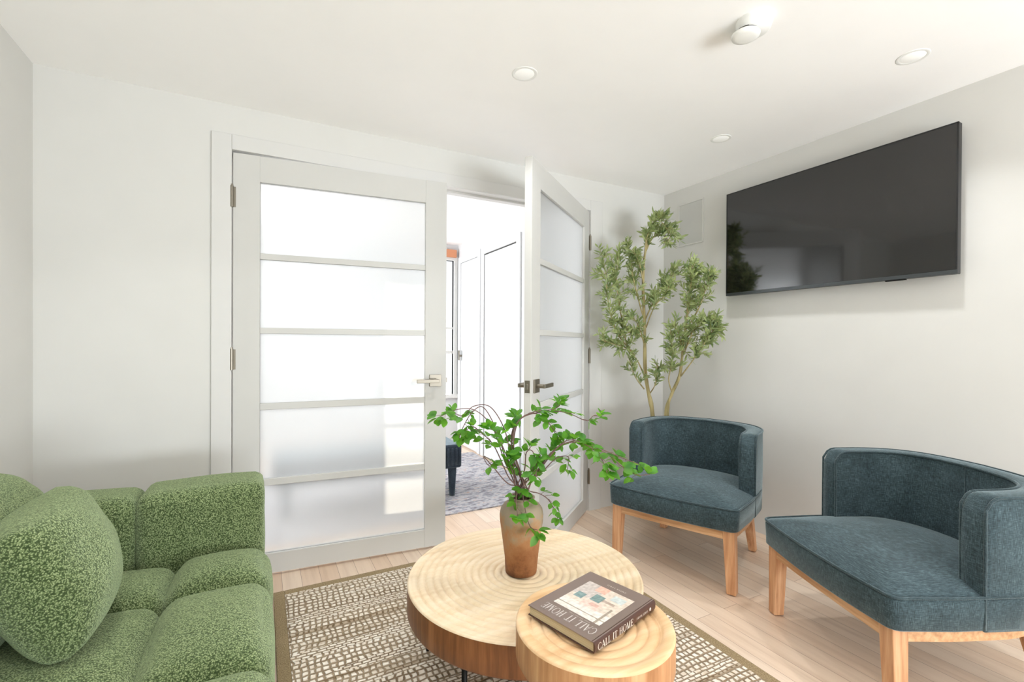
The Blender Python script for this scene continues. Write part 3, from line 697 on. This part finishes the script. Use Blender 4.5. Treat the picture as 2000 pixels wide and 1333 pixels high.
branch('upright branch right of centre bent over at its top', [M0, (1024, 920), (1028, 885), (1040, 882), (1048, 910), (1046, 930)], -.06, .45, 11)
branch('short dense branch in the centre of the vase mouth', [M0, (1030, 940), (1045, 905), (1056, 890)], -.02, .35, 9)
branch('branch falling over the front of the vase to a folded leaf low on its belly', [M0, (1024, 955), (1022, 972), (1028, 1005), (1036, 1030), (1050, 1036)], -.13, .3, 7, 1.1)
branch('short branch hanging over the front rim left of centre of the vase', [M0, (1012, 958), (1008, 972), (1010, 1000), (1014, 1018)], -.13, .3, 7)
branch('thin sprig drooping on the right side of the vase beside its shoulder', [M0, (1042, 962), (1066, 972), (1080, 990), (1090, 1012)], -.02, .5, 8, .8)

# ------------------------------------------------------------------ book
zb = .4405; zk = .4665
P3 = Vector((.664, .842)); e1 = Vector((.90, .906))-P3; L1 = .262; e1.normalize()   # along the spine, head to tail
e2 = Vector((-e1.y, e1.x)); 
Bm = Matrix(((e1.x, e2.x, 0, P3.x), (e1.y, e2.y, 0, P3.y), (0, 0, 1, 0), (0, 0, 0, 1)))
t = tag(empty('book', (P3.x, P3.y, zb), math.atan2(e1.y, e1.x)), 'thick brown hardback book lying on the small nesting table', 'book')
BW, BH, BT = .212, .262, .0265
bm = bmesh.new(); bx(bm, (.0, .004, BT-.0026), (BH, BW, BT)); link('cover', bm, MCOVER, t, bevel=.0006)
bm = bmesh.new(); bx(bm, (.0, .004, 0), (BH, BW, .0026)); link('cover', bm, MSPINE, t, bevel=.0006)
bm = bmesh.new()   # rounded spine
n = 10; vs = []
for k in range(n+1):
    a = PI/2-PI*k/n; y = .004-.005*math.cos(a); z = BT/2+BT/2*math.sin(a); vs.append((bm.verts.new((0, y, z)), bm.verts.new((BH, y, z))))
for a, b in zip(vs, vs[1:]): bm.faces.new((a[0], a[1], b[1], b[0]))
bm.faces.new([v[0] for v in vs]); bm.faces.new([v[1] for v in vs][::-1]); bm.faces.new((vs[0][0], vs[-1][0], vs[-1][1], vs[0][1])); link('spine', bm, MSPINE, t)
bm = bmesh.new(); bx(bm, (.003, .005, .0026), (BH-.003, BW-.003, BT-.0026)); link('pages', bm, MPAGES, t)
# groove along the hinge
bm = bmesh.new(); bx(bm, (.0, .0075, BT-.0002), (BH, .0095, BT+.0002)); link('hinge_groove', bm, MSPINE, t)
# picture on the cover, an interior photograph printed in soft colours
bm = bmesh.new(); n = 44; cl = bm.loops.layers.color.new('print') if hasattr(bm.loops.layers, 'color') else None
px0, px1, py0, py1 = .060, .215, .032, .178
g = [[bm.verts.new((px0+(px1-px0)*i/n, py0+(py1-py0)*j/n, BT+.0004)) for j in range(n+1)] for i in range(n+1)]
def pic(u, v):
    # u: head to tail of the book, v: away from the spine; an armchair, window and cushions in pale tones
    c = (214, 198, 184)
    if v > .55 and u > .5: c = (196, 184, 178)
    if u < .30: c = (222, 214, 206)
    if .28 < u < .52 and .30 < v < .66: c = (226, 196, 184)
    if .36 < u < .46 and .34 < v < .52: c = (206, 166, 154)
    if .50 < u < .72 and .42 < v < .62: c = (122, 144, 142)
    if .42 < u < .58 and .72 < v < .92: c = (128, 150, 150)
    if .58 < u < .66 and .15 < v < .42: c = (176, 156, 144)
    if .72 < u < .92 and .10 < v < .34: c = (196, 202, 200)
    if .74 < u < .76 and .06 < v < .38: c = (150, 138, 128)
    if .12 < u < .14 or (.10 < v < .13 and u < .5): c = (160, 146, 132)
    if u > .8 and .5 < v < .72: c = (228, 178, 160)
    k = noise.noise(Vector((u*18, v*18, 2)))*26
    return tuple(max(0, min(255, q+k)) for q in c)
for i in range(n):
    for j in range(n):
        f = bm.faces.new((g[i][j], g[i+1][j], g[i+1][j+1], g[i][j+1]))
        c = lin(pic((i+.5)/n, (j+.5)/n))
        c = tuple(((x*12.92) if x <= .0031308 else 1.055*x**(1/2.4)-.055) for x in c[:3])+(1,)
        for lp in f.loops: lp[cl] = c
link('cover_photograph', bm, MPHOTO, t, 'keep')
# lettering: thin serif capitals built from strokes (unit height 1)
TH, TN = .15, .05
GL = {
 'C': (.86, [([(.80, .74), (.72, .90), (.55, .99), (.38, .97), (.18, .82), (.08, .5), (.18, .18), (.38, .03), (.58, .01), (.74, .10), (.82, .26)], 'c')], []),
 'A': (.86, [([(.43, 1.0), (.12, .0)], TN), ([(.43, 1.0), (.76, .0)], TH), ([(.22, .34), (.66, .34)], TN)], [(.0, .24, 0), (.62, .90, 0)]),
 'L': (.66, [([(.18, .0), (.18, 1.)], TH), ([(.1, .025), (.62, .025)], TN), ([(.60, .0), (.62, .24)], TN)], [(.04, .34, 0), (.04, .34, 1)]),
 'I': (.36, [([(.18, .0), (.18, 1.)], TH)], [(.04, .32, 0), (.04, .32, 1)]),
 'T': (.74, [([(.37, .0), (.37, 1.)], TH), ([(.03, .975), (.71, .975)], TN), ([(.04, .80), (.04, 1.)], TN), ([(.70, .80), (.70, 1.)], TN)], [(.22, .52, 0)]),
 'H': (.92, [([(.2, .0), (.2, 1.)], TH), ([(.72, .0), (.72, 1.)], TH), ([(.2, .5), (.72, .5)], TN)], [(.06, .34, 0), (.06, .34, 1), (.58, .86, 0), (.58, .86, 1)]),
 'O': (.96, [([(.48+.40*math.sin(k*PI/8), .5+.5*math.cos(k*PI/8)) for k in range(17)], 'c')], []),
 'M': (1.08, [([(.18, .0), (.18, 1.)], TN), ([(.18, 1.), (.54, .0)], TH), ([(.54, .0), (.90, 1.)], TN), ([(.90, .0), (.90, 1.)], TH)], [(.04, .32, 0), (.02, .22, 1), (.76, 1.04, 0), (.86, 1.06, 1)]),
 'E': (.72, [([(.2, .0), (.2, 1.)], TH), ([(.1, .025), (.66, .025)], TN), ([(.1, .975), (.64, .975)], TN), ([(.2, .52), (.52, .52)], TN), ([(.65, .0), (.67, .22)], TN), ([(.63, .80), (.63, 1.)], TN), ([(.52, .42), (.52, .62)], TN)], [(.04, .3, 0), (.04, .3, 1)]),
 'B': (.74, [([(.2, 0), (.2, 1)], TH), ([(.2, .97), (.5, .97), (.62, .76), (.5, .53), (.2, .53)], TN), ([(.5, .53), (.68, .28), (.5, .03), (.2, .03)], TN)], []),
 'R': (.80, [([(.2, 0), (.2, 1)], TH), ([(.2, .97), (.5, .97), (.62, .76), (.5, .53), (.2, .53)], TN), ([(.42, .53), (.74, 0)], TH)], []),
 'W': (1.1, [([(.06, 1), (.34, 0)], TH), ([(.34, 0), (.55, .9)], TN), ([(.55, .9), (.76, 0)], TH), ([(.76, 0), (1.04, 1)], TN)], []),
 'S': (.66, [([(.56, .82), (.36, .98), (.14, .80), (.24, .58), (.48, .42), (.56, .2), (.34, .02), (.1, .16)], TH*.7)], []),
 ' ': (.42, [], []),
}
def lettering(bm, text, o, ux, uy, h, track=0.06, squeeze=1.):
    """o origin, ux reading direction, uy up of the letters (unit vectors), h cap height"""
    o = Vector(o); ux = Vector(ux); uy = Vector(uy); nz = ux.cross(uy); x = 0
    def quad(a, b, wa, wb):
        a, b = Vector(a), Vector(b); d = (b-a)
        if d.length < 1e-6: return
        d.normalize(); p = Vector((-d.y, d.x)); c = [a-p*wa/2-d*.01, a+p*wa/2-d*.01, b+p*wb/2+d*.01, b-p*wb/2+d*.01]
        bm.faces.new([bm.verts.new(o+ux*((x+q.x*squeeze)*h)+uy*(q.y*h)) for q in c])
    for ch in text:
        w_, strokes, serif = GL[ch]
        for pts, wd in strokes:
            for a, b in zip(pts, pts[1:]):
                if wd == 'c':
                    wa = TN+(TH-TN)*abs(.5-abs(a[1]-.5))*2; wb = TN+(TH-TN)*abs(.5-abs(b[1]-.5))*2; quad(a, b, wa, wb)
                else: quad(a, b, wd, wd)
        for s0, s1, tp in serif: quad((s0, .02+tp*.96), (s1, .02+tp*.96), .04, .04)
        x += (w_+track)*squeeze
    return x*h
def wid(text, track=.06): return sum(GL[c][0]+track for c in text)
# cover: reader stands on the far side, so letters read away from the spine and their tops point to the head edge
bm = bmesh.new(); h = .028; tw = wid('CALL IT HOME'); sq = .166/(tw*h)
lettering(bm, 'CALL IT HOME', (.046, .022, BT+.0004), (0, 1, 0), (-1, 0, 0), h, squeeze=sq); link('title_lettering', bm, MINK2, t)
bm = bmesh.new(); h = .0058; lettering(bm, 'AMBER LEWIS', (.236, .070, BT+.0004), (0, 1, 0), (-1, 0, 0), h, .25)
link('author_lettering', bm, MINK, t); bm = bmesh.new(); h = .0032; lettering(bm, 'HOMES THAT TELL A TALE', (.0545, .055, BT+.0004), (0, 1, 0), (-1, 0, 0), h, .2); link('subtitle_lettering', bm, MINK, t)
bm = bmesh.new(); h = .0165; ysp = -.00135; tw = wid('CALL IT HOME'); sq = .146/(tw*h)
lettering(bm, 'CALL IT HOME', (.010, ysp, .0048), (1, 0, 0), (0, 0, 1), h, squeeze=sq)
link('spine_lettering', bm, MINK, t); bm = bmesh.new(); h = .0052; lettering(bm, 'AMBER LEWIS', (.170, ysp, .0105), (1, 0, 0), (0, 0, 1), h, .2)
link('spine_author_lettering', bm, MINK, t); bm = bmesh.new()
for k in range(12):
    a, b = 2*PI*k/12, 2*PI*(k+1)/12; bm.faces.new([bm.verts.new((.235+q*.0035*math.cos(w_), ysp, .0133+q*.0045*math.sin(w_))) for w_, q in ((a, 0), (a, 1), (b, 1))])
link('spine_emblem', bm, MINK, t)

# ------------------------------------------------------------------ olive tree
OF = 3.05
pc = Vector((2.36, 2.30, 0))
t = tag(empty('olive_tree', pc), 'tall artificial olive tree in the corner behind the chair', 'tree')
def OP(x, y, f=OF): return V3(x, y, f)-pc
bm = bmesh.new(); lathe(bm, [(0, 0), (.10, 0), (.115, .02), (.135, .24), (.14, .25), (.13, .25), (.125, .235), (0, .235)], n=40)
link('planter', bm, MSOIL, t, True)
b0 = Vector((-.02, 0, .23)); b1 = Vector((.02, -.01, .23))
def limb(name, pts, r0, r1, kn=0):
    sp = spline(pts, 6); N = len(sp); bm = bmesh.new()
    tube(bm, sp, [(r0+(r1-r0)*i/(N-1))*(1+kn*noise.noise(Vector((i*.6, r0*900, 0)))) for i in range(N)], 9); link(name, bm, MTRUNK, t, True); return sp
T1 = limb('trunk', [b0, OP(1280, 900, 3.06), OP(1274, 806, 3.05), OP(1266, 765), OP(1260, 720), OP(1259, 640), OP(1256, 560), OP(1259, 500), OP(1272, 450)], .017, .006, .25)
T2 = limb('trunk', [b1, OP(1302, 900, 3.02), OP(1302, 806, 3.0), OP(1312, 770, 2.98), OP(1327, 735, 2.96), OP(1333, 690, 2.95), OP(1340, 630, 2.95), OP(1348, 560, 2.94)], .015, .006, .35)
twigs = [
 ([OP(1262, 745), OP(1245, 705, 3.0), OP(1222, 680, 2.95), OP(1195, 672, 2.92), OP(1175, 665, 2.9)], 42, .35),
 ([OP(1240, 695, 3.0), OP(1205, 650, 2.95), OP(1190, 600, 2.92), OP(1183, 545, 2.92), OP(1178, 500, 2.92)], 100, .1),
 ([OP(1225, 680, 2.98), OP(1212, 610, 3.0), OP(1204, 550, 3.0), OP(1205, 505, 3.0)], 84, .15),
 ([OP(1258, 625), OP(1243, 570, 3.02), OP(1232, 520, 3.02), OP(1226, 478, 3.02)], 60, .2),
 ([OP(1257, 560), OP(1250, 520, 3.0), OP(1238, 490, 2.95)], 30, .3),
 ([OP(1258, 520), OP(1262, 470, 3.0), OP(1275, 438, 3.0), OP(1290, 432, 3.0), OP(1312, 462, 2.98)], 90, .25),
 ([OP(1262, 490), OP(1275, 465, 3.05), OP(1295, 455, 3.04), OP(1305, 475, 3.02)], 52, .15),
 ([OP(1260, 625), OP(1280, 585, 3.0), OP(1305, 555, 3.0), OP(1318, 528, 3.0)], 66, .2),
 ([OP(1262, 640), OP(1278, 600, 2.95), OP(1300, 575, 2.93), OP(1308, 555, 2.93)], 32, .3),
 ([OP(1260, 680), OP(1250, 645, 2.95), OP(1238, 620, 2.92)], 26, .2),
 ([OP(1256, 660), OP(1235, 650, 2.96), OP(1215, 655, 2.93)], 26, .1),
 ([OP(1258, 760), OP(1240, 735, 2.98), OP(1228, 700, 2.95)], 20, .3),
 ([OP(1270, 768), OP(1280, 750, 2.95), OP(1285, 712, 2.93)], 22, .45),
 ([OP(1312, 765, 2.98), OP(1306, 740, 2.92), OP(1314, 700, 2.9), OP(1310, 650, 2.9)], 44, .45),
 ([OP(1330, 735, 2.95), OP(1352, 706, 2.88), OP(1378, 668, 2.84), OP(1392, 645, 2.84)], 62, .4),
 ([OP(1336, 665, 2.95), OP(1362, 640, 2.9), OP(1385, 628, 2.86), OP(1402, 636, 2.84)], 44, .3),
 ([OP(1333, 690, 2.95), OP(1328, 660, 2.9), OP(1318, 636, 2.88)], 34, .2),
 ([OP(1340, 635, 2.95), OP(1347, 590, 2.93), OP(1350, 545, 2.92), OP(1352, 518, 2.92)], 90, .2),
 ([OP(1343, 640, 2.95), OP(1366, 600, 2.9), OP(1380, 560, 2.88), OP(1388, 540, 2.88)], 66, .3),
 ([OP(1336, 690, 2.95), OP(1350, 655, 2.9), OP(1360, 630, 2.88)], 40, .1),
]
for pts, nl, f0 in twigs:
    sp = spline(pts, 6); N = len(sp); bm = bmesh.new(); tube(bm, sp, [.005-.0035*i/(N-1) for i in range(N)], 6); lb = bmesh.new()
    for c in range(max(4, int(nl/2.9))):
        f = f0+(1-f0)*(c+random.random()*.6)/max(4, int(nl/2.9)); i = min(N-1, int(f*(N-1))); p = sp[i]; td = (sp[min(i+1, N-1)]-sp[max(0, i-1)]).normalized()
        d = (td*.7+Vector((random.gauss(0, 1), random.gauss(0, 1), random.gauss(.35, .8))).normalized()*.75).normalized(); Ls = random.uniform(.045, .085)
        tw = [p, p+d*Ls*.5+Vector((0, 0, .004)), p+d*Ls]; tube(bm, tw, [.0016, .0012, .0008], 5)
        for k in range(13):
            a = k/12; q = p+d*Ls*a; s = Vector((random.gauss(0, 1), random.gauss(0, 1), random.gauss(.2, .8))).normalized()
            L = random.uniform(.034, .056); leaf(lb, q, (d*.8+s*.85), s.cross(d), L, L*random.uniform(.2, .28), .2, random.uniform(-.1, .3))
    # keep the foliage in front of both walls
    for v in lb.verts:
        wv = v.co+pc
        if wv.y > D-.02: v.co.y = D-.02-pc.y-random.random()*.01
        if wv.x > XR_-.02: v.co.x = XR_-.02-pc.x-random.random()*.01
    link('limb', bm, MTRUNK, t, True); link('foliage', lb, MOLIVE, t, 'keep')
